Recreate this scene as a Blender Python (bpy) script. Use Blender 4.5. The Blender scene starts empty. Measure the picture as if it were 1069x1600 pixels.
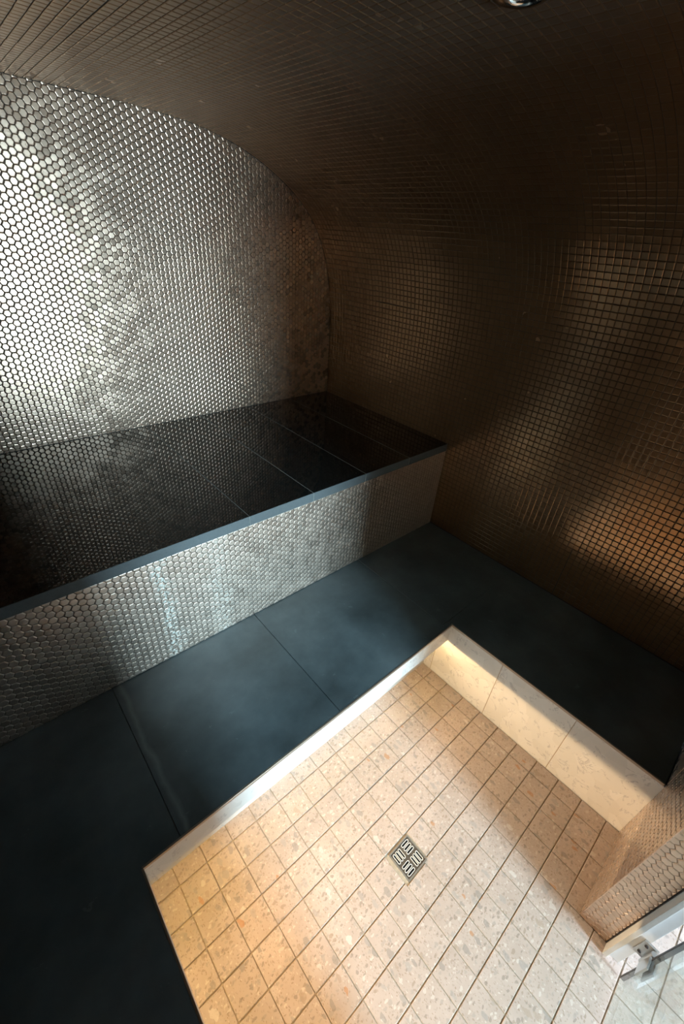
import bpy, bmesh, math, random
from mathutils import Vector, Matrix
random.seed(7)
SC = bpy.context.scene
COL = SC.collection
S = 1.27                                   # survey unit -> metres

# ------------------------------------------------------------------ camera
cam_d = bpy.data.cameras.new('camera'); cam = bpy.data.objects.new('camera', cam_d); COL.objects.link(cam)
cam_d.sensor_fit = 'VERTICAL'; cam_d.sensor_height = 36.0; cam_d.sensor_width = 36.0 * 1069 / 1600
FPX = 657.725
cam_d.lens = FPX / 1600 * 36.0
cam_d.clip_start = 0.01
CR = Matrix(((0.7513034819, 0.3163053662, -0.5792184332), (-0.6563219193, 0.4500916021, -0.6055238129), (0.0691709212, 0.8350859027, 0.5457535329)))
CP = Vector((-1.62174785, -1.91056657, 1.22714347)) * S
cam.matrix_world = Matrix.Translation(CP) @ CR.to_4x4()
SC.camera = cam

# ------------------------------------------------------------------ sky, exposure
W = bpy.data.worlds.new('sky'); SC.world = W; W.use_nodes = True
bg = W.node_tree.nodes['Background']; bg.inputs[0].default_value = (0.70, 0.86, 1.0, 1); bg.inputs[1].default_value = 81.0
SC.view_settings.view_transform = 'Standard'; SC.view_settings.look = 'None'
SC.view_settings.gamma = 1.0; SC.view_settings.use_curve_mapping = False
SC.view_settings.exposure = 0.0
SC.cycles.use_denoising = True; SC.cycles.denoising_prefilter = 'ACCURATE'
SC.cycles.use_adaptive_sampling = False
SC.cycles.max_bounces = 10; SC.cycles.diffuse_bounces = 5; SC.cycles.glossy_bounces = 5; SC.cycles.transparent_max_bounces = 12
SC.cycles.sample_clamp_indirect = 2.5
SC.cycles.caustics_reflective = True
SC.cycles.blur_glossy = 0.3
LED_POWER = 4.2                            # watts of each strip
LED_SPREAD = 112
LED_COL = (1.0, 0.69, 0.40, 1)
# portal at the open end of the added tunnel, sized to aim daylight
PX0, PX1, PY, PZ0, PZ1 = -2.35, -1.15, -7.60, -0.39, 4.60
pl = bpy.data.lights.new('daylight_portal', 'AREA'); pl.shape = 'RECTANGLE'; pl.size = PX1 - PX0; pl.size_y = PZ1 - PZ0
pl.cycles.is_portal = True
po = bpy.data.objects.new('daylight_portal', pl); COL.objects.link(po)
po.location = ((PX0 + PX1) / 2, PY - 0.02, (PZ0 + PZ1) / 2); po.rotation_euler = (math.radians(90), 0, 0)

# ------------------------------------------------------------------ helpers
def obj(name, me, mat=None, parent=None, loc=None):
    o = bpy.data.objects.new(name, me); COL.objects.link(o)
    if mat is not None and len(me.materials) == 0: me.materials.append(mat)
    if parent is not None: o.parent = parent
    if loc is not None: o.location = loc
    return o
def empty(name, loc=(0, 0, 0)):
    o = bpy.data.objects.new(name, None); COL.objects.link(o); o.location = loc; o.empty_display_size = .1
    return o
def tag(o, label=None, cat=None, group=None, kind=None):
    for k, v in (('label', label), ('category', cat), ('group', group), ('kind', kind)):
        if v: o[k] = v
    return o
def pymesh(name, V, F, mat=None, smooth=False):
    me = bpy.data.meshes.new(name); me.from_pydata(V, [], F); me.update()
    if mat is not None: me.materials.append(mat)
    if smooth:
        for p in me.polygons: p.use_smooth = True
    return me
def box_mesh(name, lo, hi, mat=None, bevel=0.0, origin=None, segs=1):
    bm = bmesh.new(); bmesh.ops.create_cube(bm, size=1)
    c = [(a + b) / 2 for a, b in zip(lo, hi)]; d = [abs(b - a) for a, b in zip(lo, hi)]
    if origin is None: origin = c
    for v in bm.verts:
        v.co = Vector([v.co[i] * d[i] + c[i] - origin[i] for i in range(3)])
    if bevel > 0: bmesh.ops.bevel(bm, geom=bm.edges[:], offset=bevel, segments=segs, affect='EDGES', profile=0.6)
    me = bpy.data.meshes.new(name); bm.to_mesh(me); bm.free()
    if mat is not None: me.materials.append(mat)
    return me
def box(name, lo, hi, mat, parent=None, bevel=0.0, segs=1):
    """One box-shaped piece; its origin sits at its centre (relative to the parent's location)."""
    c = [(a + b) / 2 for a, b in zip(lo, hi)]
    o = obj(name, box_mesh(name, lo, hi, mat, bevel, c, segs), None, parent)
    p = parent.location if parent is not None else Vector((0, 0, 0))
    o.location = Vector(c) - p
    return o
def cyl_mesh(name, r, h, seg, mat, axis='z', r2=None, bevel=0):
    bm = bmesh.new(); bmesh.ops.create_cone(bm, cap_ends=True, segments=seg, radius1=r, radius2=r if r2 is None else r2, depth=h)
    if bevel: bmesh.ops.bevel(bm, geom=[e for e in bm.edges if e.calc_face_angle(0) > 1], offset=bevel, segments=2, affect='EDGES')
    if axis == 'x': bmesh.ops.rotate(bm, verts=bm.verts, matrix=Matrix.Rotation(math.pi / 2, 3, 'Y'))
    if axis == 'y': bmesh.ops.rotate(bm, verts=bm.verts, matrix=Matrix.Rotation(math.pi / 2, 3, 'X'))
    me = bpy.data.meshes.new(name); bm.to_mesh(me); bm.free(); me.materials.append(mat)
    return me

# node helper
class NT:
    def __init__(s, name):
        s.m = bpy.data.materials.new(name); s.m.use_nodes = True; s.t = s.m.node_tree
        s.b = s.t.nodes['Principled BSDF']; s.out = s.t.nodes['Material Output']
    def n(s, typ, **kw):
        x = s.t.nodes.new('ShaderNode' + typ)
        for k, v in kw.items():
            if k.startswith('i_'): x.inputs[k[2:].replace('_', ' ')].default_value = v
            else: setattr(x, k, v)
        return x
    def l(s, a, b): s.t.links.new(a, b)
    def math(s, op, a, b=None, c=None, clamp=False):
        x = s.n('Math', operation=op, use_clamp=clamp)
        for i, v in enumerate((a, b, c)):
            if v is None: continue
            if isinstance(v, (int, float)): x.inputs[i].default_value = v
            else: s.l(v, x.inputs[i])
        return x.outputs[0]
    def vmath(s, op, a, b=None):
        x = s.n('VectorMath', operation=op)
        for i, v in enumerate((a, b)):
            if v is None: continue
            if isinstance(v, tuple): x.inputs[i].default_value = v
            else: s.l(v, x.inputs[i])
        return x.outputs[0]
    def mix(s, f, a, b, blend='MIX'):
        x = s.n('Mix', data_type='RGBA', blend_type=blend)
        for i, v in ((0, f), (6, a), (7, b)):
            if isinstance(v, (int, float)): x.inputs[i].default_value = v
            elif isinstance(v, tuple): x.inputs[i].default_value = v if len(v) == 4 else v + (1,)
            else: s.l(v, x.inputs[i])
        return x.outputs[2]
    def ramp(s, f, stops, interp='LINEAR'):
        x = s.n('ValToRGB'); r = x.color_ramp; r.interpolation = interp
        while len(r.elements) > len(stops): r.elements.remove(r.elements[-1])
        while len(r.elements) < len(stops): r.elements.new(0.5)
        for e, (p, c) in zip(r.elements, stops):
            e.position = p; e.color = c if len(c) == 4 else tuple(c) + (1,)
        s.l(f, x.inputs[0]); return x.outputs[0]
    def noise(s, vec, scale, detail=3, rough=.55, dist=0):
        x = s.n('TexNoise'); x.inputs['Scale'].default_value = scale; x.inputs['Detail'].default_value = detail
        x.inputs['Roughness'].default_value = rough; x.inputs['Distortion'].default_value = dist
        if vec is not None: s.l(vec, x.inputs['Vector'])
        return x
    def bump(s, h, strength, dist=.002):
        x = s.n('Bump'); x.inputs['Strength'].default_value = strength; x.inputs['Distance'].default_value = dist
        s.l(h, x.inputs['Height']); s.l(x.outputs[0], s.b.inputs['Normal']); return x
    def pos(s): return s.n('NewGeometry').outputs['Position']
    def rnd(s):
        a = s.n('ObjectInfo').outputs['Random']; g = s.n('NewGeometry').outputs['Random Per Island']
        return s.math('FRACT', s.math('ADD', s.math('MULTIPLY', a, 7.31), s.math('MULTIPLY', g, 3.77)))
    def set(s, **kw):
        for k, v in kw.items():
            inp = s.b.inputs[k.replace('_', ' ')]
            if isinstance(v, (int, float)): inp.default_value = v
            elif isinstance(v, tuple): inp.default_value = v if len(v) == 4 else v + (1,)
            else: s.l(v, inp)

def metal(name, dark, light, r0, r1, deposit=False, beck=0.0):
    n = NT(name); r = n.rnd(); P = n.pos()
    col = n.mix(r, dark, light)
    sm = n.noise(P, 5.0, 4).outputs[0]
    col = n.mix(n.math('MULTIPLY', sm, .35), col, tuple(.55 * x for x in dark))
    rough = n.math('ADD', n.math('MULTIPLY', n.math('FRACT', n.math('MULTIPLY', r, 13.7)), r1 - r0), r0)
    rough = n.math('ADD', rough, n.math('MULTIPLY', n.math('SUBTRACT', n.noise(P, 9.0, 3).outputs[0], .5), .16))
    n.set(Metallic=1.0, Base_Color=col, Roughness=rough)
    if beck:
        gl = n.n('BsdfAnisotropic'); gl.distribution = 'BECKMANN'
        lw = n.n('LayerWeight'); lw.inputs[0].default_value = .5          # metals whiten towards grazing view
        col = n.mix(n.math('MULTIPLY', n.math('POWER', lw.outputs['Facing'], 5.0), .9), col, (.95, .96, .95))
        n.l(col, gl.inputs['Color']); n.l(rough, gl.inputs['Roughness'])
        g2 = n.n('BsdfAnisotropic'); g2.distribution = 'GGX'; n.l(col, g2.inputs['Color']); g2.inputs['Roughness'].default_value = .62
        ms = n.n('MixShader'); ms.inputs[0].default_value = beck; n.l(gl.outputs[0], ms.inputs[1]); n.l(g2.outputs[0], ms.inputs[2])
        n.l(ms.outputs[0], n.out.inputs[0])
    if deposit:                            # limescale trails below the bench edge
        sep = n.n('SeparateXYZ'); n.l(P, sep.inputs[0])
        wob = n.noise(P, 11.0, 2).outputs[0]
        d = n.math('ADD', n.math('ADD', sep.outputs[0], 1.36 * S), n.math('MULTIPLY', n.math('SUBTRACT', wob, .5), .12))
        g = n.math('SUBTRACT', 1.0, n.math('MULTIPLY', n.math('ABSOLUTE', d), 22.0), clamp=True)
        d2 = n.math('ADD', n.math('ADD', sep.outputs[0], 1.19 * S), n.math('MULTIPLY', n.math('SUBTRACT', wob, .5), .2))
        g2 = n.math('MULTIPLY', n.math('SUBTRACT', 1.0, n.math('MULTIPLY', n.math('ABSOLUTE', d2), 14.0), clamp=True), .45)
        sp = n.math('GREATER_THAN', n.noise(P, 90.0, 3).outputs[0], .53)
        msk = n.math('MULTIPLY', n.math('MULTIPLY', n.math('MAXIMUM', g, g2), sp), .75, clamp=True)
        n.set(Metallic=n.math('SUBTRACT', 1.0, msk), Base_Color=n.mix(msk, col, (.72, .78, .74)))
    return n.m

def grout_mat(name, c):
    n = NT(name); f = n.noise(n.pos(), 60.0, 4).outputs[0]
    n.set(Base_Color=n.mix(f, tuple(x * .7 for x in c), tuple(min(1, x * 1.3) for x in c)), Roughness=.9)
    n.bump(f, .2); return n.m

def slate_mat():
    n = NT('dark_slate'); P = n.pos()
    a = n.noise(P, 3.2, 5, .6).outputs[0]; b = n.noise(P, 30.0, 4, .6).outputs[0]; c = n.noise(P, 260.0, 2).outputs[0]
    col = n.ramp(a, [(.3, (.026, .038, .043)), (.5, (.058, .082, .093)), (.72, (.105, .137, .150))])
    col = n.mix(n.math('MULTIPLY', b, .3), col, (.075, .09, .095))
    col = n.mix(n.math('MULTIPLY', n.math('GREATER_THAN', n.noise(P, 14.0, 5, .7).outputs[0], .66), .22), col, (.2, .24, .26))
    sep = n.n('SeparateXYZ'); n.l(P, sep.inputs[0])          # pale residue along one joint
    d = n.math('ADD', n.math('ADD', sep.outputs[0], 1.556 * S), n.math('MULTIPLY', n.math('SUBTRACT', n.noise(P, 6.0, 3).outputs[0], .5), .05))
    sm = n.math('SUBTRACT', 1.0, n.math('MULTIPLY', n.math('ABSOLUTE', d), 75.0), clamp=True)
    col = n.mix(n.math('MULTIPLY', sm, .30), col, (.30, .34, .35))
    n.set(Base_Color=col, Roughness=n.math('ADD', n.math('MULTIPLY', b, .16), .32))
    n.b.inputs['Specular IOR Level'].default_value = .6
    n.bump(n.math('ADD', b, n.math('MULTIPLY', c, .5)), .12); return n.m

def granite_mat():
    n = NT('black_granite'); P = n.pos()
    v = n.n('TexVoronoi'); v.inputs['Scale'].default_value = 420.0; n.l(P, v.inputs['Vector'])
    fl = n.math('GREATER_THAN', n.n('SeparateColor').outputs[0], .5)
    sepc = n.n('SeparateColor'); n.l(v.outputs['Color'], sepc.inputs[0])
    fl = n.math('GREATER_THAN', sepc.outputs[0], .9)
    col = n.mix(fl, (.006, .007, .007), (.03, .033, .03))
    n.set(Base_Color=col, Roughness=n.math('ADD', n.math('MULTIPLY', n.noise(P, 6.0, 4).outputs[0], .03), .015))
    n.b.inputs['Specular IOR Level'].default_value = .62
    return n.m

def edge_stone_mat():
    n = NT('honed_stone_edge'); P = n.pos(); b = n.noise(P, 150.0, 3, .7).outputs[0]
    n.set(Base_Color=n.mix(b, (.045, .056, .062), (.085, .1, .106)), Roughness=.55); n.bump(b, .1); return n.m

def marble_mat():
    n = NT('white_marble'); oi = n.n('ObjectInfo'); tc = n.n('TexCoord')
    P = n.vmath('ADD', tc.outputs['Object'], n.vmath('SCALE', n.n('CombineXYZ').outputs[0]))
    cx = n.n('CombineXYZ'); n.l(n.math('MULTIPLY', oi.outputs['Random'], 37.0), cx.inputs[0]); n.l(n.math('MULTIPLY', oi.outputs['Random'], 91.0), cx.inputs[1])
    P = n.vmath('ADD', tc.outputs['Object'], cx.outputs[0])
    # mosaic of lozenge pieces: each piece carries its own run of veining
    sk = n.n('Mapping'); n.l(P, sk.inputs[0]); sk.inputs['Rotation'].default_value = (math.radians(20), math.radians(12), math.radians(35))
    v = n.n('TexVoronoi'); v.inputs['Scale'].default_value = 15.0; v.inputs['Randomness'].default_value = .55; n.l(sk.outputs[0], v.inputs['Vector'])
    pc = v.outputs['Color']
    P2 = n.vmath('ADD', P, n.vmath('MULTIPLY', pc, (6.0, 4.0, 5.0)))
    w = n.noise(P2, 10.0, 5, .62, 1.2).outputs[0]
    line = n.math('SUBTRACT', 1.0, n.math('MULTIPLY', n.math('ABSOLUTE', n.math('SUBTRACT', w, .5)), 46.0), clamp=True)
    gate = n.math('GREATER_THAN', n.noise(P2, 9.0, 2).outputs[0], .5)
    sepc = n.n('SeparateColor'); n.l(pc, sepc.inputs[0])
    base = n.mix(sepc.outputs[0], (.60, .585, .555), (.69, .675, .65))
    base = n.mix(n.math('MULTIPLY', n.noise(P2, 4.0, 4).outputs[0], .25), base, (.68, .68, .69))
    col = n.mix(n.math('MULTIPLY', n.math('MULTIPLY', line, gate), .75), base, (.36, .36, .38))
    n.set(Base_Color=col, Roughness=.28); return n.m

def terrazzo_mat():
    n = NT('terrazzo'); oi = n.n('ObjectInfo'); tc = n.n('TexCoord')
    cx = n.n('CombineXYZ'); r = oi.outputs['Random']
    n.l(n.math('MULTIPLY', r, 37.0), cx.inputs[0]); n.l(n.math('MULTIPLY', n.math('FRACT', n.math('MULTIPLY', r, 17.3)), 53.0), cx.inputs[1])
    P = n.vmath('ADD', tc.outputs['Object'], cx.outputs[0])
    base = n.ramp(n.noise(P, 9.0, 4).outputs[0], [(.3, (.40, .325, .285)), (.6, (.47, .385, .345)), (.8, (.53, .465, .43))])
    base = n.mix(n.math('MULTIPLY', n.noise(P, 120.0, 3, .7).outputs[0], .3), base, (.40, .33, .28))
    base = n.mix(n.math('MULTIPLY', n.math('FRACT', n.math('MULTIPLY', r, 5.9)), .22), base, (.38, .32, .29))
    jit = n.noise(P, 45.0, 2)
    PJ = n.vmath('ADD', P, n.vmath('MULTIPLY', n.vmath('SUBTRACT', jit.outputs['Color'], (.5, .5, .5)), (.018, .018, .018)))
    def chips(vec, scale, thr, size, stops, strength):
        nonlocal base
        v = n.n('TexVoronoi'); v.voronoi_dimensions = '2D'; v.inputs['Scale'].default_value = scale; n.l(vec, v.inputs['Vector'])
        sc = n.n('SeparateColor'); n.l(v.outputs['Color'], sc.inputs[0])
        pick = n.math('GREATER_THAN', sc.outputs[0], thr)
        rad = n.math('MULTIPLY', n.math('ADD', n.math('MULTIPLY', sc.outputs[1], .6), .4), size)
        ins = n.math('LESS_THAN', v.outputs['Distance'], rad)
        c = n.ramp(sc.outputs[2], stops, 'CONSTANT')
        base = n.mix(n.math('MULTIPLY', n.math('MULTIPLY', pick, ins), strength), base, c)
    st = n.n('Mapping'); n.l(PJ, st.inputs[0]); st.inputs['Scale'].default_value = (1.0, .55, 1)
    st2 = n.n('Mapping'); n.l(PJ, st2.inputs[0]); st2.inputs['Scale'].default_value = (.6, 1.0, 1); st2.inputs['Rotation'].default_value = (0, 0, .8)
    chips(st.outputs[0], 210.0, .50, .40, [(0, (.27, .205, .155)), (.35, (.35, .29, .25)), (.85, (.56, .51, .47))], .7)
    chips(st2.outputs[0], 92.0, .56, .42, [(0, (.25, .21, .18)), (.3, (.34, .30, .27)), (.66, (.55, .50, .46)), (.84, (.29, .23, .18))], .7)
    chips(st.outputs[0], 42.0, .76, .40, [(0, (.26, .235, .215)), (.26, (.34, .31, .29)), (.50, (.56, .52, .49)), (.58, (.34, .27, .215)), (.78, (.30, .275, .26)), (.955, (.40, .20, .09))], .68)
    n.set(Base_Color=base, Roughness=.42); return n.m

def plain(name, c, rough=.5, metallic=0.0, emit=None, strength=0):
    n = NT(name); f = n.noise(n.pos(), 40.0, 3).outputs[0]
    n.set(Base_Color=n.mix(f, tuple(x * .92 for x in c), tuple(min(1, x * 1.06) for x in c)), Roughness=rough, Metallic=metallic)
    if emit: n.set(Emission_Color=emit, Emission_Strength=strength)
    return n.m

def glass_mat():
    n = NT('door_glass'); t = n.n('BsdfTransparent'); t.inputs[0].default_value = (.90, .965, .955, 1)
    g = n.n('BsdfGlossy'); g.inputs['Roughness'].default_value = .01
    fr = n.n('LayerWeight'); fr.inputs[0].default_value = .5
    ff = n.math('ADD', n.math('MULTIPLY', n.math('POWER', fr.outputs['Facing'], 5.0), .96), .04)
    mx = n.n('MixShader'); n.l(ff, mx.inputs[0]); n.l(t.outputs[0], mx.inputs[1]); n.l(g.outputs[0], mx.inputs[2])
    n.l(mx.outputs[0], n.out.inputs[0]); return n.m

M_HEX = metal('brushed_steel_hex', (.68, .50, .385), (.77, .585, .46), .25, .32, beck=.3)
M_HEXB = metal('brushed_steel_hex_bench', (.66, .555, .475), (.74, .63, .545), .40, .48, True)
M_SQ = metal('bronze_square', (.355, .21, .114), (.40, .24, .133), .19, .25, beck=.42)
M_GROUT = grout_mat('dark_grout', (.028, .026, .024))
M_GROUTB = grout_mat('brown_grout', (.035, .026, .018))
M_GROUTP = grout_mat('tan_grout', (.42, .34, .25))
M_SLATE = slate_mat(); M_GRAN = granite_mat(); M_EDGE = edge_stone_mat(); M_MARB = marble_mat(); M_TERR = terrazzo_mat()
M_TRIM = plain('bronze_trim', (.36, .30, .25), .35, .8)
M_POL = plain('polished_chrome', (.75, .74, .72), .14, 1.0)
M_CHROME = plain('satin_chrome', (.66, .63, .58), .38, .85)
M_GRATE = plain('grate_steel', (.34, .31, .27), .4, .9)
M_RIM = plain('slot_rim_steel', (.85, .84, .81), .3, 0.0)
M_DARK = plain('drain_painted_dark', (.01, .01, .01), .8)  # black colour stands in for the shade down the drain
M_WHITE = plain('white_frame', (.42, .43, .43), .45)
M_STEEL = plain('hinge_steel', (.55, .54, .52), .28, 1.0)
M_RUB = plain('door_seal', (.02, .018, .02), .6)
M_GLASS = glass_mat()
M_TUNNEL = plain('light_tunnel_dark', (.12, .115, .11), .9)  # walls of the added tunnel, kept dark to limit bounced light
M_CONC = plain('substrate', (.12, .12, .12), .9)
M_WARM = plain('warm_reflector', (.36, .26, .17), .85)  # reflector colour for the left wall of the added tunnel
M_SEAM = plain('seat_grout', (.20, .21, .20), .8)
M_LED = plain('led_light', (.9, .8, .6), .5, 0, (1.0, .62, .18, 1), 190.0)

# ------------------------------------------------------------------ tile builder
def clip_poly(poly, conv):
    """Sutherland-Hodgman: poly against convex polygon conv (counter-clockwise)."""
    out = poly
    for i in range(len(conv)):
        ax, ay = conv[i]; bx, by = conv[(i + 1) % len(conv)]
        ex, ey = bx - ax, by - ay
        inp, out = out, []
        if not inp: return []
        d = [ex * (p[1] - ay) - ey * (p[0] - ax) for p in inp]
        for k in range(len(inp)):
            p, q = inp[k - 1], inp[k]; dp, dq = d[k - 1], d[k]
            if (dp >= 0) != (dq >= 0):
                t = dp / (dp - dq); out.append((p[0] + t * (q[0] - p[0]), p[1] + t * (q[1] - p[1])))
            if dq >= 0: out.append(q)
    return out
def area(p): return .5 * sum(p[i - 1][0] * p[i][1] - p[i][0] * p[i - 1][1] for i in range(len(p)))
HPITCH = 0.0211 * S                        # flat to flat pitch of the hexagons
HFF = HPITCH - .0011
HR = HFF / math.sqrt(3)
HEX = [(HR * math.cos(a), HR * math.sin(a)) for a in [math.radians(60 * k) for k in range(6)]]
def tile_geo(poly, h, bev, tilt=(0, 0), V=None, F=None, M=None):
    """A bevelled tile prism over poly (2-D, ccw) in a local frame; M maps (u, v, height) to 3-D."""
    cx = sum(p[0] for p in poly) / len(poly); cy = sum(p[1] for p in poly) / len(poly)
    n = len(poly); b = len(V)
    rad = math.sqrt(max(area(poly), 1e-9)) * .5
    for ins, z in ((0, -.0005 - h * 9e-9), (0, h * .40), (bev * .24, h * .78), (bev, h)):     # pillowed edge
        k = max(.25, 1 - ins / rad)
        for p in poly:
            x, y = (p[0] - cx) * k, (p[1] - cy) * k
            V.append(M(cx + x, cy + y, z if z < 0 else z + tilt[0] * x + tilt[1] * y))
    for r in range(3):
        o = b + r * n
        for i in range(n):
            j = (i + 1) % n; F.append((o + i, o + j, o + n + j, o + n + i))
    F.append(tuple(b + 3 * n + i for i in range(n)))
def project(p):
    q = CR.transposed() @ (Vector(p) - CP)
    if q.z > -.05: return None
    return (534.5 + FPX * q.x / -q.z, 800 - FPX * q.y / -q.z, -q.z)
def shown(p, nrm):
    """How large a tile shows in the photograph (0 = outside the frame or facing away)."""
    a = project(p)
    if a is None or not (0 <= a[0] <= 1069 and 0 <= a[1] <= 1600): return 0
    d = CP - Vector(p); c = d.normalized().dot(nrm)
    return max(0, c) / (a[2] ** 2)
def tile_field(parent, name, tiles, mat, h, bev, shape, jitter, keep=300):
    """tiles: (poly2d, M, origin3d, rotation matrix, full?). The `keep` full tiles that show largest become parts, the rest one part."""
    rank = sorted([(shown(t[2], t[3].col[2]), i) for i, t in enumerate(tiles) if t[4]], reverse=True)
    single = {i for s, i in rank[:keep] if s > 0}
    V, F = [], []
    for i, t in enumerate(tiles):
        if i in single: continue
        tile_geo(t[0], h, bev, (random.gauss(0, jitter), random.gauss(0, jitter)), V, F, t[1])
    off = parent.location
    if V:
        me = pymesh(name + '_field', [Vector(v) - off for v in V], F, mat)
        tag(obj(name + '_field', me, None, parent), kind='stuff')
    v, f = [], []; tile_geo(shape, h, bev, (0, 0), v, f, lambda a, b, c: (a, b, c))
    me = pymesh(name, v, f, mat)
    for i in sorted(single):
        t = tiles[i]
        o = obj(name, me, None, parent)
        R = t[3] @ Matrix.Rotation(random.gauss(0, jitter), 3, 'X') @ Matrix.Rotation(random.gauss(0, jitter), 3, 'Y')
        o.matrix_local = Matrix.Translation(Vector(t[2]) - off) @ R.to_4x4()
def hex_tiles(frame, origin, u0, v0, region, bounds):
    """Hexagon grid (flat side up) on a plane. frame: (U, V, N) unit vectors, region: convex ccw polygon in (u, v)."""
    U, Vv, N = [Vector(x) for x in frame]; O = Vector(origin); R = Matrix((U, Vv, N)).transposed()
    cp = HPITCH * math.sqrt(3) / 2; out = []
    i0 = int((bounds[0] - u0) / cp) - 2; i1 = int((bounds[1] - u0) / cp) + 2
    j0 = int((bounds[2] - v0) / HPITCH) - 2; j1 = int((bounds[3] - v0) / HPITCH) + 2
    for i in range(i0, i1 + 1):
        for j in range(j0, j1 + 1):
            cu = u0 + i * cp; cv = v0 + j * HPITCH + (HPITCH / 2 if i % 2 else 0)
            poly = [(cu + x, cv + y) for x, y in HEX]
            c = clip_poly(poly, region)
            if len(c) < 3: continue
            a = area(c)
            if a < 2.2e-5: continue
            full = a > .999 * area(HEX)
            out.append((c, (lambda u, v, w: O + U * u + Vv * v + N * w), O + U * cu + Vv * cv, R, full))
    return out
HB, DB = 0.45 * S, 0.896 * S
XC = -1.20 * S                              # centre line of the vault
# vault profile, right half, floor to crown
PR = [(0, 0), (0, .40), (0, .70), (-.004, .84), (-.012, .94), (-.030, 1.045), (-.068, 1.165), (-.132, 1.272), (-.213, 1.350), (-.316, 1.415), (-.44, 1.472), (-.57, 1.512), (-.72, 1.537), (-.90, 1.547), (-1.05, 1.550), (-1.20, 1.550)]
def catmull(P, k=8):
    out = []
    for i in range(len(P) - 1):
        p0 = P[max(i - 1, 0)]; p1 = P[i]; p2 = P[i + 1]; p3 = P[min(i + 2, len(P) - 1)]
        if i == 0: p0 = (2 * p1[0] - p2[0], 2 * p1[1] - p2[1])
        if i == len(P) - 2: p3 = (2 * p2[0] - p1[0], p2[1])
        for s in range(k):
            t = s / k
            out.append(tuple(.5 * (2 * b + (c - a) * t + (2 * a - 5 * b + 4 * c - d) * t * t + (3 * b - a - 3 * c + d) * t ** 3) for a, b, c, d in zip(p0, p1, p2, p3)))
    out.append(P[-1]); return out
PROF = [(min(x, 0) * S, z * S) for x, z in catmull(PR)]
FULL = PROF + [(2 * XC - x, z) for x, z in reversed(PROF[:-1])]      # right foot -> crown -> left foot
Y_F = -2.138 * S                            # inner face of the front wall
Y_FB = -2.212 * S                           # its outer face
XP, XO, ZL = -.80 * S, -1.42 * S, 1.40 * S  # door opening; unseen left jamb moved in to block daylight

# ------------------------------------------------------------------ back wall
wall_back = tag(empty('wall_back', (XC, 0, 0)), kind='structure')
V = [(x, 0.004, z) for x, z in FULL] + [(x, 0.12, z) for x, z in FULL]; n = len(FULL)
F = [tuple(range(n - 1, -1, -1))] + [(i, i + 1, n + i + 1, n + i) for i in range(n - 1)] + [tuple(n + i for i in range(n))]
obj('grout_bed', pymesh('grout_bed', [Vector(v) - wall_back.location for v in V], F, M_GROUT), None, wall_back)
# u runs along -x seen from the room so that (u, z, -y) is right-handed: U=+x, V=+z, N=-y
reg = [(x + (.002 if x < XC else -.002), z - .002) for x, z in FULL if z > HB + .0]
reg = [(reg[-1][0], HB + .001), (reg[0][0], HB + .001)] + reg
tiles = hex_tiles(((1, 0, 0), (0, 0, 1), (0, -1, 0)), (0, 0.004, 0), -1.380 * S, 1.069 * S, reg, (2 * XC, 0, HB, 1.56 * S))
tile_field(wall_back, 'hexagon_tile', tiles, M_HEX, .0030, .0028, HEX, .0035)

# ------------------------------------------------------------------ vault: right wall, ceiling, left wall
def arc(points):
    L = [0]
    for a, b in zip(points, points[1:]): L.append(L[-1] + math.dist(a, b))
    return L
LEN = arc(FULL)
def at_s(s):
    import bisect
    i = min(max(bisect.bisect_right(LEN, s) - 1, 0), len(FULL) - 2)
    t = (s - LEN[i]) / (LEN[i + 1] - LEN[i]); a, b = FULL[i], FULL[i + 1]
    return (a[0] + t * (b[0] - a[0]), a[1] + t * (b[1] - a[1]))
def nrm_s(s):
    a, b = at_s(max(0, s - .012)), at_s(min(LEN[-1], s + .012)); d = Vector((b[0] - a[0], 0, b[1] - a[1])).normalized()
    return Vector((-d.z, 0, d.x)), d         # inward normal, direction along the profile
SP = 0.02225 * S
SPY = 0.0221 * S
S_SPRING = 0.80 * S
s_left = LEN[-1] - S_SPRING
shells = {}
for nm, s0, s1 in (('wall_right', -.02, S_SPRING), ('ceiling', S_SPRING, s_left), ('wall_left', s_left, LEN[-1] + .02)):
    root = tag(empty(nm, {'wall_right': (0, 0, 0), 'ceiling': (XC, 0, 1.55 * S), 'wall_left': (2 * XC, 0, 0)}[nm]), kind='structure')
    ss = [s0] + [l for l in LEN if s0 < l < s1] + [s1]
    V, F = [], []
    for s in ss:
        sc = min(max(s, 0), LEN[-1]); x, z = at_s(sc); N, D = nrm_s(sc)
        if s < 0: z = s
        if s > LEN[-1]: z = LEN[-1] - s
        for y in (0.12, Y_F - .02):
            for d in (0, .10):
                V.append(Vector((x - N.x * d, y, z - N.z * d)) - root.location)
    for i in range(len(ss) - 1):
        a = 4 * i; b = a + 4
        F += [(a, a + 2, b + 2, b), (a + 1, b + 1, b + 3, a + 3), (a, b, b + 1, a + 1), (a + 2, a + 3, b + 3, b + 2)]
    F += [(0, 1, 3, 2), (len(V) - 4, len(V) - 2, len(V) - 1, len(V) - 3)]
    obj('grout_bed', pymesh('grout_bed', V, F, M_SLATE if nm == 'wall_left' else M_GROUTB, True), None, root)  # unseen left wall kept dark and untiled to cut its reflections
    shells[nm] = root
q = SP / 2 - .0010
SQ = [(-q, -q), (q, -q), (q, q), (-q, q)]
fields = {k: [] for k in shells}
S0 = (.327 * S) % SP                         # phase measured on the wall
Y0 = -1.796 * S
ns = int(LEN[-1] / SP); ny0 = int((Y_F - Y0) / SPY) - 1; ny1 = int((0 - Y0) / SPY) + 1
sheet = {}
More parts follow.
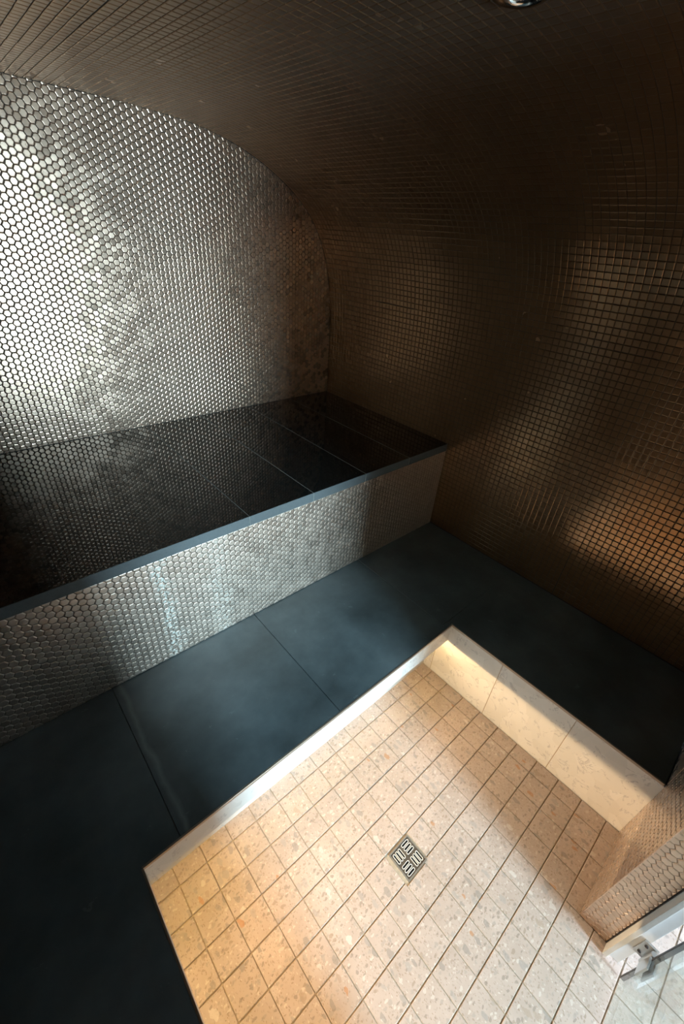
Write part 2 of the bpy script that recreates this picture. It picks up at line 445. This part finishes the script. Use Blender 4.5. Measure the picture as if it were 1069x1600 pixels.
for i in range(ns + 1):
    s = S0 + i * SP
    if s > LEN[-1] - .01 or s < .008: continue
    x, z = at_s(s); N, D = nrm_s(s)
    for j in range(ny0, ny1 + 1):
        y = Y0 + j * SPY
        if y > SPY * .4 or y < Y_F - SPY * .4: continue
        full = -SPY * .55 > y > Y_F + SPY * .55
        poly = SQ if full else clip_poly(SQ, [(y + .0012, -1), (y - Y_F - .0012, -1), (y - Y_F - .0012, 1), (y + .0012, 1)])
        if len(poly) < 3 or area(poly) < 3e-5: continue
        key = (i // 11, j // 11)
        if key not in sheet: sheet[key] = (random.gauss(0, .0007), random.gauss(0, .0007), random.gauss(0, .004), random.gauss(0, .004))
        sh = sheet[key]
        U = Vector((0, -1, 0)); Vv = D
        R0 = Matrix((U, Vv, N)).transposed()
        R = R0 @ Matrix.Rotation(sh[2], 3, 'X') @ Matrix.Rotation(sh[3], 3, 'Y')
        O = Vector((x, y, z)) + U * sh[0] + Vv * sh[1]
        Rc0, Rc1, Rc2 = R.col[0].copy(), R.col[1].copy(), R.col[2].copy()
        nm = 'wall_right' if s < S_SPRING else ('ceiling' if s < s_left else 'wall_left')
        fields[nm].append((poly, (lambda u, v, w, O=O, a=Rc0, b=Rc1, c=Rc2: O + a * u + b * v + c * w), O, R, full))
for nm in ('wall_right', 'ceiling'):
    tile_field(shells[nm], 'mosaic_tile', fields[nm], M_SQ, .0026, .0024, SQ, .0025, 0 if nm == 'wall_left' else 300)

# ------------------------------------------------------------------ stone bench along the back wall
bench = tag(empty('stone_bench', (XC, -DB / 2, 0)), 'long bench with polished black stone seat and steel hexagon-tiled front', 'bench')
TH = .036 * S
XL = 2 * XC
box('bench_core', (XL + .004, -DB + .006, .001), (-.004, -.004, HB - TH - .001), M_GROUT, bench)
seams = [0 - .003] + [(-.2735 - .2625 * k) * S for k in range(4)] + [-1.90 * S, XL + .003]
for a, b in zip(seams, seams[1:]):
    if a <= XL + .05: continue
    b = max(b, XL + .003)
    o = box('seat_slab', (b + .0008, -DB, HB - TH), (a - .0008, -.003, HB), M_GRAN, bench, .0015)
    me = o.data; me.materials.append(M_EDGE)
    for p in me.polygons:
        if p.normal.y < -.5 or (abs(p.normal.y) > .3 and p.normal.z < .8): p.material_index = 1
for x in seams[1:-1]:                        # thin pale joints between the seat slabs
    box('seat_joint', (x - .0008, -DB + .0004, HB - TH), (x + .0008, -.003, HB - .0002), M_SEAM, bench)
regb = [(XL + .004, .003), (-.004, .003), (-.004, HB - TH - .001), (XL + .004, HB - TH - .001)]
tiles = hex_tiles(((1, 0, 0), (0, 0, 1), (0, -1, 0)), (0, -DB + .006, 0), -1.4225 * S, .372 * S, regb, (XL, 0, 0, HB))
tile_field(bench, 'hexagon_tile', tiles, M_HEXB, .0030, .0028, HEX, .005)

# ------------------------------------------------------------------ raised dark floor around the sunken pan
PXR, PYB, PXL = -.492 * S, -1.399 * S, -1.664 * S
ZS, ZD = -.092 * S, -.308 * S
floor = tag(empty('floor', (XC, Y_F / 2, 0)), kind='structure')
ST = .018
JX = [0, -.521 * S, -1.066 * S, -1.575 * S, -2.09 * S, XL]
YJ = -1.378 * S
g = .0009
def slab(x0, x1, y0, y1):
    box('floor_slab', (min(x0, x1) + g, min(y0, y1) + g, -ST), (max(x0, x1) - g, max(y0, y1) - g, 0), M_SLATE, floor, .0012)
YB = -DB + .05
slab(.002, JX[1], YB, YJ)
for a, b in zip(JX[1:3], JX[2:4]): slab(a, b, YB, PYB + .004)
def slab_poly(pts):
    """A slab cut to an angled outline (its corner laps round the pan)."""
    bm = bmesh.new(); n = len(pts); L = floor.location
    cx, cy = sum(p[0] for p in pts) / n, sum(p[1] for p in pts) / n
    top = [bm.verts.new((x - cx, y - cy, 0)) for x, y in pts]; bot = [bm.verts.new((x - cx, y - cy, -ST)) for x, y in pts]
    bm.faces.new(top); bm.faces.new(bot[::-1])
    for k in range(n): bm.faces.new((top[k - 1], bot[k - 1], bot[k], top[k]))
    bmesh.ops.recalc_face_normals(bm, faces=bm.faces)
    me = bpy.data.meshes.new('floor_slab'); bm.to_mesh(me); bm.free(); me.materials.append(M_SLATE)
    obj('floor_slab', me, None, floor, Vector((cx, cy, 0)) - L)
slab_poly([(JX[3] - g, YB), (JX[3] - g, PYB + .004), (PXL - .004, PYB + .004), (PXL - .004, Y_F + .003), (JX[4] + g, Y_F + .003), (JX[4] + g, YB)])
slab(JX[4], XL - .003, YB, -1.76 * S); slab(JX[4], XL - .003, -1.76 * S, Y_F + .003)
slab_poly([(.002, YJ - g), (.002, Y_F + .003), (PXR + .004, Y_F + .003), (PXR + .004, YJ - g)])
OV = .09
# masonry under the slabs (the back and left sides overhang the pan)
def core(lo, hi): box('floor_core', lo, hi, M_CONC, floor)
core((XL + .002, PYB + .012, ZS + .012), (-.002, -DB + .06, -ST - .001))
core((XL + .002, PYB + OV + .02, ZD - .05), (-.002, -DB + .06, ZS + .0125))
core((PXR + .014, Y_F + .002, ZD - .05), (-.002, PYB + .011, -ST - .001))
core((XL + .002, Y_F + .002, ZS + .012), (PXL - .012, PYB + .011, -ST - .001))
core((XL + .002, Y_F + .002, ZD - .05), (PXL - OV - .02, PYB + .011, ZS + .0125))
core((XL - .1, Y_FB - .001, ZD - .2), (.1, .1, ZD - .061))  # unseen slab added to stop sky light leaking in from below
slab(JX[1] , PXR + .004, PYB + .004, YJ)
# marble faces
def marble(lo, hi, nm='marble_panel'): return box(nm, lo, hi, M_MARB, floor, .0012)
jy = [PYB + OV + .008, -1.360 * S, -1.6235 * S, -1.8885 * S, Y_F - .0035]
for a, b in zip(jy, jy[1:]):
    marble((PXR, b + .0012, ZD - .02), (PXR + .013, a - .0012, -.012))
for y in jy[1:-1]: box('panel_grout', (PXR + .0006, y - .0012, ZD - .02), (PXR + .0125, y + .0012, -.0125), M_GROUTP, floor)
fx = [PXR - .0005, -1.03 * S, PXL + .0]
for a, b in zip(fx, fx[1:]):
    marble((b + .0008, PYB, ZS), (a - .0008, PYB + .011, -.012))
marble((PXL - .011, Y_F + .003, ZS), (PXL, PYB + .011, -.012))
marble((PXL - OV, PYB + OV + .006, ZD - .02), (PXR, PYB + OV + .018, ZS + .0125), 'recess_panel')
marble((PXL - OV - .018, Y_F + .003, ZD - .02), (PXL - OV - .006, PYB + OV + .006, ZS + .0125), 'recess_panel')
# metal nosing between slab and marble
box('edge_trim', (PXR - .002, Y_F + .003, -.012), (PXR + .0045, PYB + .0045, .0008), M_TRIM, floor, .0006)
box('edge_trim', (PXL - .002, PYB - .002, -.012), (PXR - .0022, PYB + .0045, .0008), M_TRIM, floor, .0006)
box('edge_trim', (PXL - .0045, Y_F + .003, -.012), (PXL + .0015, PYB - .0022, .0008), M_TRIM, floor, .0006)

# ------------------------------------------------------------------ sunken pan of terrazzo tiles
pfl = tag(empty('floor_beyond_door', (-1.4, -5.2, ZD)), kind='structure')  # terrazzo beyond the glass, plus the floor of the added tunnel
pan = tag(empty('sunken_pan', (-1.1 * S, -1.8 * S, ZD)), 'sunken shower pan paved with square cream terrazzo tiles', 'shower pan')
Y_END = -2.60 * S; BD = .0042
box('mortar_bed', (-1.46 * S, Y_FB - .0005, ZD - .06), (XP + .003, Y_F - .0046, ZD - BD), M_GROUTP, pan)
box('mortar_bed', (-1.46 * S, Y_END, ZD - .06), (-.3005, Y_FB - .001, ZD - BD), M_GROUTP, pfl)
box('mortar_bed', (PXL - OV - .004, Y_F - .0042, ZD - .06), (PXR - .001, PYB + OV + .004, ZD - BD), M_GROUTP, pan)
px, py = .0814 * S, .0805 * S
lx = [-.553 * S - k * px for k in range(-4, 17)]
ly = [PYB + OV + .004, -1.2945 * S] + [-1.375 * S - k * py for k in range(16)]
DX0, DX1, DY0, DY1 = -1.113 * S, -1.029 * S, -1.7835 * S, -1.702 * S     # drain frame
gw, gh = .0012, .0021
meshes = {}
for a, b in zip(lx, lx[1:]):
    if a < PXL - OV: continue
    b = max(b, PXL - OV - .003)
    if a - b < .02: continue
    for c, d in zip(ly, ly[1:]):
        if d < Y_END: continue
        aa = a
        if (c + d) / 2 > Y_FB:
            if b > PXR - .01: continue
            aa = min(a, PXR - .0015)
        x0, x1, y0, y1 = b + gw, aa - gw, d + gh, c - gh
        if x1 > DX0 - .004 and x0 < DX1 + .004 and y1 > DY0 and y0 < DY1:      # tiles cut round the drain
            cx, cy = (x0 + x1) / 2, (y0 + y1) / 2
            if DX0 < cx < DX1 and DY0 < cy < DY1: continue
            if cx > DX1 and cy > DY0 and DX1 + .005 > x0: x0 = DX1 + .005
            elif cx < DX0 and cy > DY0 and x1 > DX0 - .005: x1 = DX0 - .005
            elif cy < DY0 and DX0 < cx < DX1: y1 = min(y1, DY0 - .004)
            elif cy > DY1 and DX0 < cx < DX1: y0 = max(y0, DY1 + .004)
        if c > Y_F > d and a > XP + .02: d = Y_F - .0025      # cut against the pier
        elif (c + d) / 2 < Y_F and not (-1.46 * S < (a + b) / 2 < (-.78 * S if (c + d) / 2 > Y_FB else -.22 * S)): continue      # under the front wall
        key = (round(x1 - x0, 4), round(y1 - y0, 4))
        if key not in meshes:
            meshes[key] = box_mesh('terrazzo_tile', (x0, y0, -.008), (x1, y1, 0), M_TERR, .0011, ((x0 + x1) / 2, (y0 + y1) / 2, 0))
        own = pan if (c + d) / 2 > Y_FB else pfl
        o = obj('terrazzo_tile', meshes[key], None, own)
        o.location = Vector(((x0 + x1) / 2, (y0 + y1) / 2, ZD + random.gauss(0, .0003))) - own.location
        o.rotation_euler = (random.gauss(0, .0025), random.gauss(0, .0025), random.choice((0, math.pi)) + random.gauss(0, .003))

# drain
drain = tag(empty('floor_drain', ((DX0 + DX1) / 2, (DY0 + DY1) / 2, ZD)), 'small square slotted metal drain grate set in the terrazzo', 'drain')
hw, hd = (DX1 - DX0) / 2, (DY1 - DY0) / 2
def plate(name, outer, holes, z0, z1, mat, parent):
    cu = bpy.data.curves.new(name, 'CURVE'); cu.dimensions = '2D'; cu.fill_mode = 'BOTH'; cu.extrude = (z1 - z0) / 2
    for L in [outer] + holes:
        sp = cu.splines.new('POLY'); sp.points.add(len(L) - 1); sp.use_cyclic_u = True
        for p, (x, y) in zip(sp.points, L): p.co = (x, y, 0, 1)
    t = bpy.data.objects.new(name, cu); COL.objects.link(t)
    bpy.context.view_layer.update()
    me = bpy.data.meshes.new_from_object(t.evaluated_get(bpy.context.evaluated_depsgraph_get()))
    bpy.data.objects.remove(t); bpy.data.curves.remove(cu)
    me.name = name; me.materials.clear(); me.materials.append(mat)
    for v in me.vertices: v.co.z += (z0 + z1) / 2
    return obj(name, me, None, parent)
def capsule(cx, cy, L, r, horiz):
    p = []
    for k in range(7):
        a = -math.pi / 2 + math.pi * k / 6; p.append((L / 2 + r * math.cos(a), r * math.sin(a)))
    for k in range(7):
        a = math.pi / 2 + math.pi * k / 6; p.append((-L / 2 + r * math.cos(a), r * math.sin(a)))
    return [((cx + x, cy + y) if horiz else (cx - y, cy + x)) for x, y in p]
def rect(w, d): return [(-w, -d), (w, -d), (w, d), (-w, d)]
obj('drain_dark_block', box_mesh('drain_dark_block', (-hw + .004, -hd + .004, -.02), (hw - .001, hd - .001, -.0039), M_DARK, 0, (0, 0, 0)), None, drain)  # black block just under the grate, painting the dark of its depth
fr_ = plate('drain_frame', rect(hw, hd), [rect(hw - .0055, hd - .0055)], -.0038, .0002, M_CHROME, drain)
qs, slots = .0235, []
for qx_, qy_, hz in ((-1, 1, False), (1, 1, True), (1, -1, False), (-1, -1, True)):
    for k in (-1, 0, 1):
        cx, cy = qx_ * qs * 1.0, qy_ * qs * 1.0
        if hz: cy += k * .0138
        else: cx += k * .0138
        slots.append((cx, cy, .026, .0034, hz))
plate('drain_grate', rect(hw - .0065, hd - .0065), [capsule(*s) for s in slots], -.0030, -.0016, M_GRATE, drain)
for cx, cy, L, r, hz in slots:                 # raised lip of each slot
    o = plate('slot_rim', capsule(0, 0, L, r + .0018, hz), [capsule(0, 0, L, r + .0001, hz)], -.0022, -.0004, M_RIM, drain)
    o.location = (cx, cy, 0)

# LED strips under the overhang: a thin diffuser in a shallow channel, its lenses throwing the light across the pan
def led(lo, hi, face, lab, size, centre, rot):
    t = tag(empty('led_strip', [(a + b) / 2 for a, b in zip(lo, hi)]), lab, 'light strip')
    box('channel', lo, hi, M_TRIM, t, .0006)
    box('diffuser', face[0], face[1], M_LED, t)
    d = bpy.data.lights.new('led_light', 'AREA'); d.shape = 'RECTANGLE'; d.size = size; d.size_y = .003
    d.energy = LED_POWER * size; d.color = LED_COL[:3]; d.spread = math.radians(LED_SPREAD)
    o = bpy.data.objects.new('led_light', d); COL.objects.link(o); o.parent = t
    o.location = Vector(centre) - t.location; o.rotation_euler = rot
h0, h1 = ZS - .0015, ZS + .0015
yl = PYB + OV - .0078
led((PXL - .04, PYB + OV - .006, ZS - .002), (PXR - .034, PYB + OV + .004, ZS + .011), ((PXL - .03, PYB + OV - .0075, h0), (PXR - .036, PYB + OV - .0062, h1)),
    'glowing warm light strip tucked under the ledge towards the bench', PXR - PXL - .01, ((PXL + PXR) / 2 - .031, yl, ZS), (math.radians(-90), 0, 0))
xl = PXL - OV + .0078
led((PXL - OV - .004, Y_F + .005, ZS - .002), (PXL - OV + .006, PYB + .02, ZS + .011), ((PXL - OV + .0062, Y_F + .006, h0), (PXL - OV + .0075, PYB + .018, h1)),
    'glowing warm light strip tucked under the ledge along the dark floor', PYB - Y_F, (xl, (Y_F + PYB) / 2 + .01, ZS), (math.radians(-90), 0, math.radians(90)))

# ------------------------------------------------------------------ front wall with pier, glazed door
front = tag(empty('wall_front', (XC, Y_F, 0)), kind='structure')
fr = [(x, z) for x, z in FULL]
core_y0, core_y1 = Y_FB, Y_F - .004
def fbox(nm, lo, hi, mat=M_GROUT): return box(nm, lo, hi, mat, front)
fbox('pier_core', (XP + .004, core_y0, ZD - .05), (-.001, core_y1, 1.56 * S))
fbox('pier_core', (XL + .001, core_y0, ZD - .05), (XO - .004, core_y1, 1.56 * S))
fbox('lintel_core', (XO - .004, core_y0, ZL), (XP + .004, core_y1, 1.56 * S))
# hexagons on the pier face (right-handed frame seen from the room: U=-x, V=+z, N=+y)
rp = [(.004, .003), (-PXR, .003), (-PXR, .003), (-XP, .003), (-XP, 1.5 * S), (.004, 1.5 * S)]
z_top = 1.05 * S
t1 = hex_tiles(((-1, 0, 0), (0, 0, 1), (0, 1, 0)), (0, core_y1, 0), .80 * S - .006, .011, [(.004, .003), (-PXR - .003, .003), (-PXR - .003, z_top), (.004, z_top)], (0, -PXR, 0, z_top))
t2 = hex_tiles(((-1, 0, 0), (0, 0, 1), (0, 1, 0)), (0, core_y1, 0), .80 * S - .006, .011, [(-PXR + .0, ZD + .002), (-XP - .001, ZD + .002), (-XP - .001, z_top), (-PXR + .0, z_top)], (-PXR, -XP, ZD, z_top))
tile_field(front, 'hexagon_tile', t2 + t1, M_HEX, .0030, .0028, HEX, .005)
# jamb: U=+y? frame U=(0,-1,0)... faces -x
jt = hex_tiles(((0, -1, 0), (0, 0, 1), (-1, 0, 0)), (XP + .004, 0, 0), -Y_F + .008, .0, [(-Y_F + .001, ZD + .002), (-Y_FB - .002, ZD + .002), (-Y_FB - .002, z_top), (-Y_F + .001, z_top)], (-Y_F, -Y_FB, ZD, z_top))
tile_field(front, 'jamb_tile', jt, M_HEX, .0030, .0028, HEX, .005)

door = tag(empty('door_1', (XP, Y_FB, ZD)), kind='structure')
YG = -2.264 * S
def dbox(nm, lo, hi, mat, bev=.001, parent=door): return box(nm, lo, hi, mat, parent, bev, 2)
zb = ZD + .001
zt = ZL
dbox('frame_lip', (-.829 * S, Y_FB - .014, zb), (XP + .02, Y_FB - .001, zt), M_WHITE)
dbox('jamb_seal', (XP - .0012, Y_FB - .0009, zb), (XP + .004, Y_FB + .0008, zt), M_RUB, 0)
dbox('frame_post', (-.816 * S, Y_FB - .046, zb), (XP + .02, Y_FB - .0145, zt), M_WHITE)
dbox('frame_lip', (XO + .0005, Y_FB - .014, zb), (XO + .036, Y_FB - .001, zt), M_WHITE)
dbox('frame_post', (XO - .02, Y_FB - .046, zb), (XO + .02, Y_FB - .0145, zt), M_WHITE)
dbox('frame_head', (XO + .021, Y_FB - .046, zt - .03), (-.8165 * S, Y_FB - .0145, zt), M_WHITE)
pane = dbox('glass_pane', (XO + .024, YG - .005, ZD + .012), (-.845 * S, YG + .005, zt - .034), M_GLASS, .0008)
dbox('glass_seal', (-.845 * S + .0003, YG - .006, ZD + .012), (-.845 * S + .0075, YG + .006, zt - .034), M_RUB, .001)
def hinge(zc):
    xp = -.816 * S
    h = dbox('hinge', (xp - .006, YG - .004, zc - .045), (xp - .0003, YG + .034, zc + .045), M_STEEL, .001)
    def sub(nm, lo, hi, m):
        c = [(a + b) / 2 for a, b in zip(lo, hi)]
        o = obj(nm, box_mesh(nm, lo, hi, m, .001, c, 2), None, h); o.location = Vector(c) - h.location - door.location
    sub('hinge_plate', (-.868 * S, YG + .0055, zc - .040), (-.838 * S, YG + .0115, zc + .040), M_STEEL)
    sub('hinge_plate', (-.868 * S, YG - .0115, zc - .040), (-.838 * S, YG - .0055, zc + .040), M_STEEL)
    o = obj('hinge_knuckle', cyl_mesh('hinge_knuckle', .0085, .088, 16, M_STEEL, bevel=.001), None, h); o.location = Vector((-.830 * S, YG + .004, zc)) - h.location - door.location
    for dz in (-.025, .025):
        o = obj('hinge_screw', cyl_mesh('hinge_screw', .005, .004, 12, M_RUB, 'x'), None, h); o.location = Vector((xp - .0065, YG + .022, zc + dz)) - h.location - door.location
hinge(-.158 * S); hinge(1.15 * S)

# ------------------------------------------------------------------ ceiling light over the pan
cl = tag(empty('ceiling_light', (-.846 * S, -1.381 * S, 1.541 * S)), 'round recessed ceiling light with chrome ring in the tiled vault', 'ceiling light')
bm = bmesh.new()
prof = [(.040, -.002), (.044, -.008), (.052, -.010), (.060, -.007), (.063, .001), (.040, .004)]
rings = []
for k in range(40):
    a = 2 * math.pi * k / 40; rings.append([bm.verts.new((r * math.cos(a), r * math.sin(a), z)) for r, z in prof])
for k in range(40):
    for i in range(len(prof)):
        j = (i + 1) % len(prof); bm.faces.new((rings[k - 1][i], rings[k][i], rings[k][j], rings[k - 1][j]))
bmesh.ops.recalc_face_normals(bm, faces=bm.faces)
me = bpy.data.meshes.new('light_ring'); bm.to_mesh(me); bm.free(); me.materials.append(M_POL)
for p in me.polygons: p.use_smooth = True
obj('light_ring', me, None, cl)
o = obj('light_lens', cyl_mesh('light_lens', .0405, .004, 32, plain('dark_lens', (.015, .015, .02), .12)), None, cl); o.location = (0, 0, -.001)

# ------------------------------------------------------------------ unseen tunnel added beyond the glass door to narrow the daylight
pas = tag(empty('wall_light_tunnel', (-1.5, -5.2, ZD)), kind='structure')
def pbox(nm, lo, hi, m=M_TUNNEL): return box(nm, lo, hi, m, pas)
x0, x1 = -2.43, -.30
pbox('light_tunnel_side', (x1, PY, ZD - .05), (x1 + .08, Y_FB - .001, 4.65))
pbox('light_tunnel_side', (x0 - .08, PY, ZD - .05), (x0, Y_FB - .001, 4.65), M_WARM)  # added reflector sending dim warm light through the door
pbox('light_tunnel_roof', (x0 - .08, PY, 4.65), (x1 + .08, Y_FB - .001, 4.73))
pbox('light_tunnel_end', (x0 - .08, PY - .08, ZD - .05), (PX0, PY - .0005, 4.73)); pbox('light_tunnel_end', (PX1, PY - .08, ZD - .05), (x1 + .08, PY - .0005, 4.73))
pbox('light_tunnel_end', (PX0, PY - .08, PZ1), (PX1, PY - .0005, 4.73))
box('light_stop', (x0 - .1, PY - .1, ZD - .2), (x1 + .1, Y_FB - .002, ZD - .0615), M_CONC, pfl)  # added slab keeping sky light out under the tunnel
box('light_tunnel_floor', (x0, PY - .0, ZD - .06), (x1, Y_END - .001, ZD - .001), plain('grey_stone', (.16, .155, .15), .8), pfl)  # added floor of the unseen tunnel
box('light_tunnel_floor', (x0, Y_END, ZD - .06), (-1.4605 * S, Y_FB - .001, ZD - .001), M_CONC, pfl)
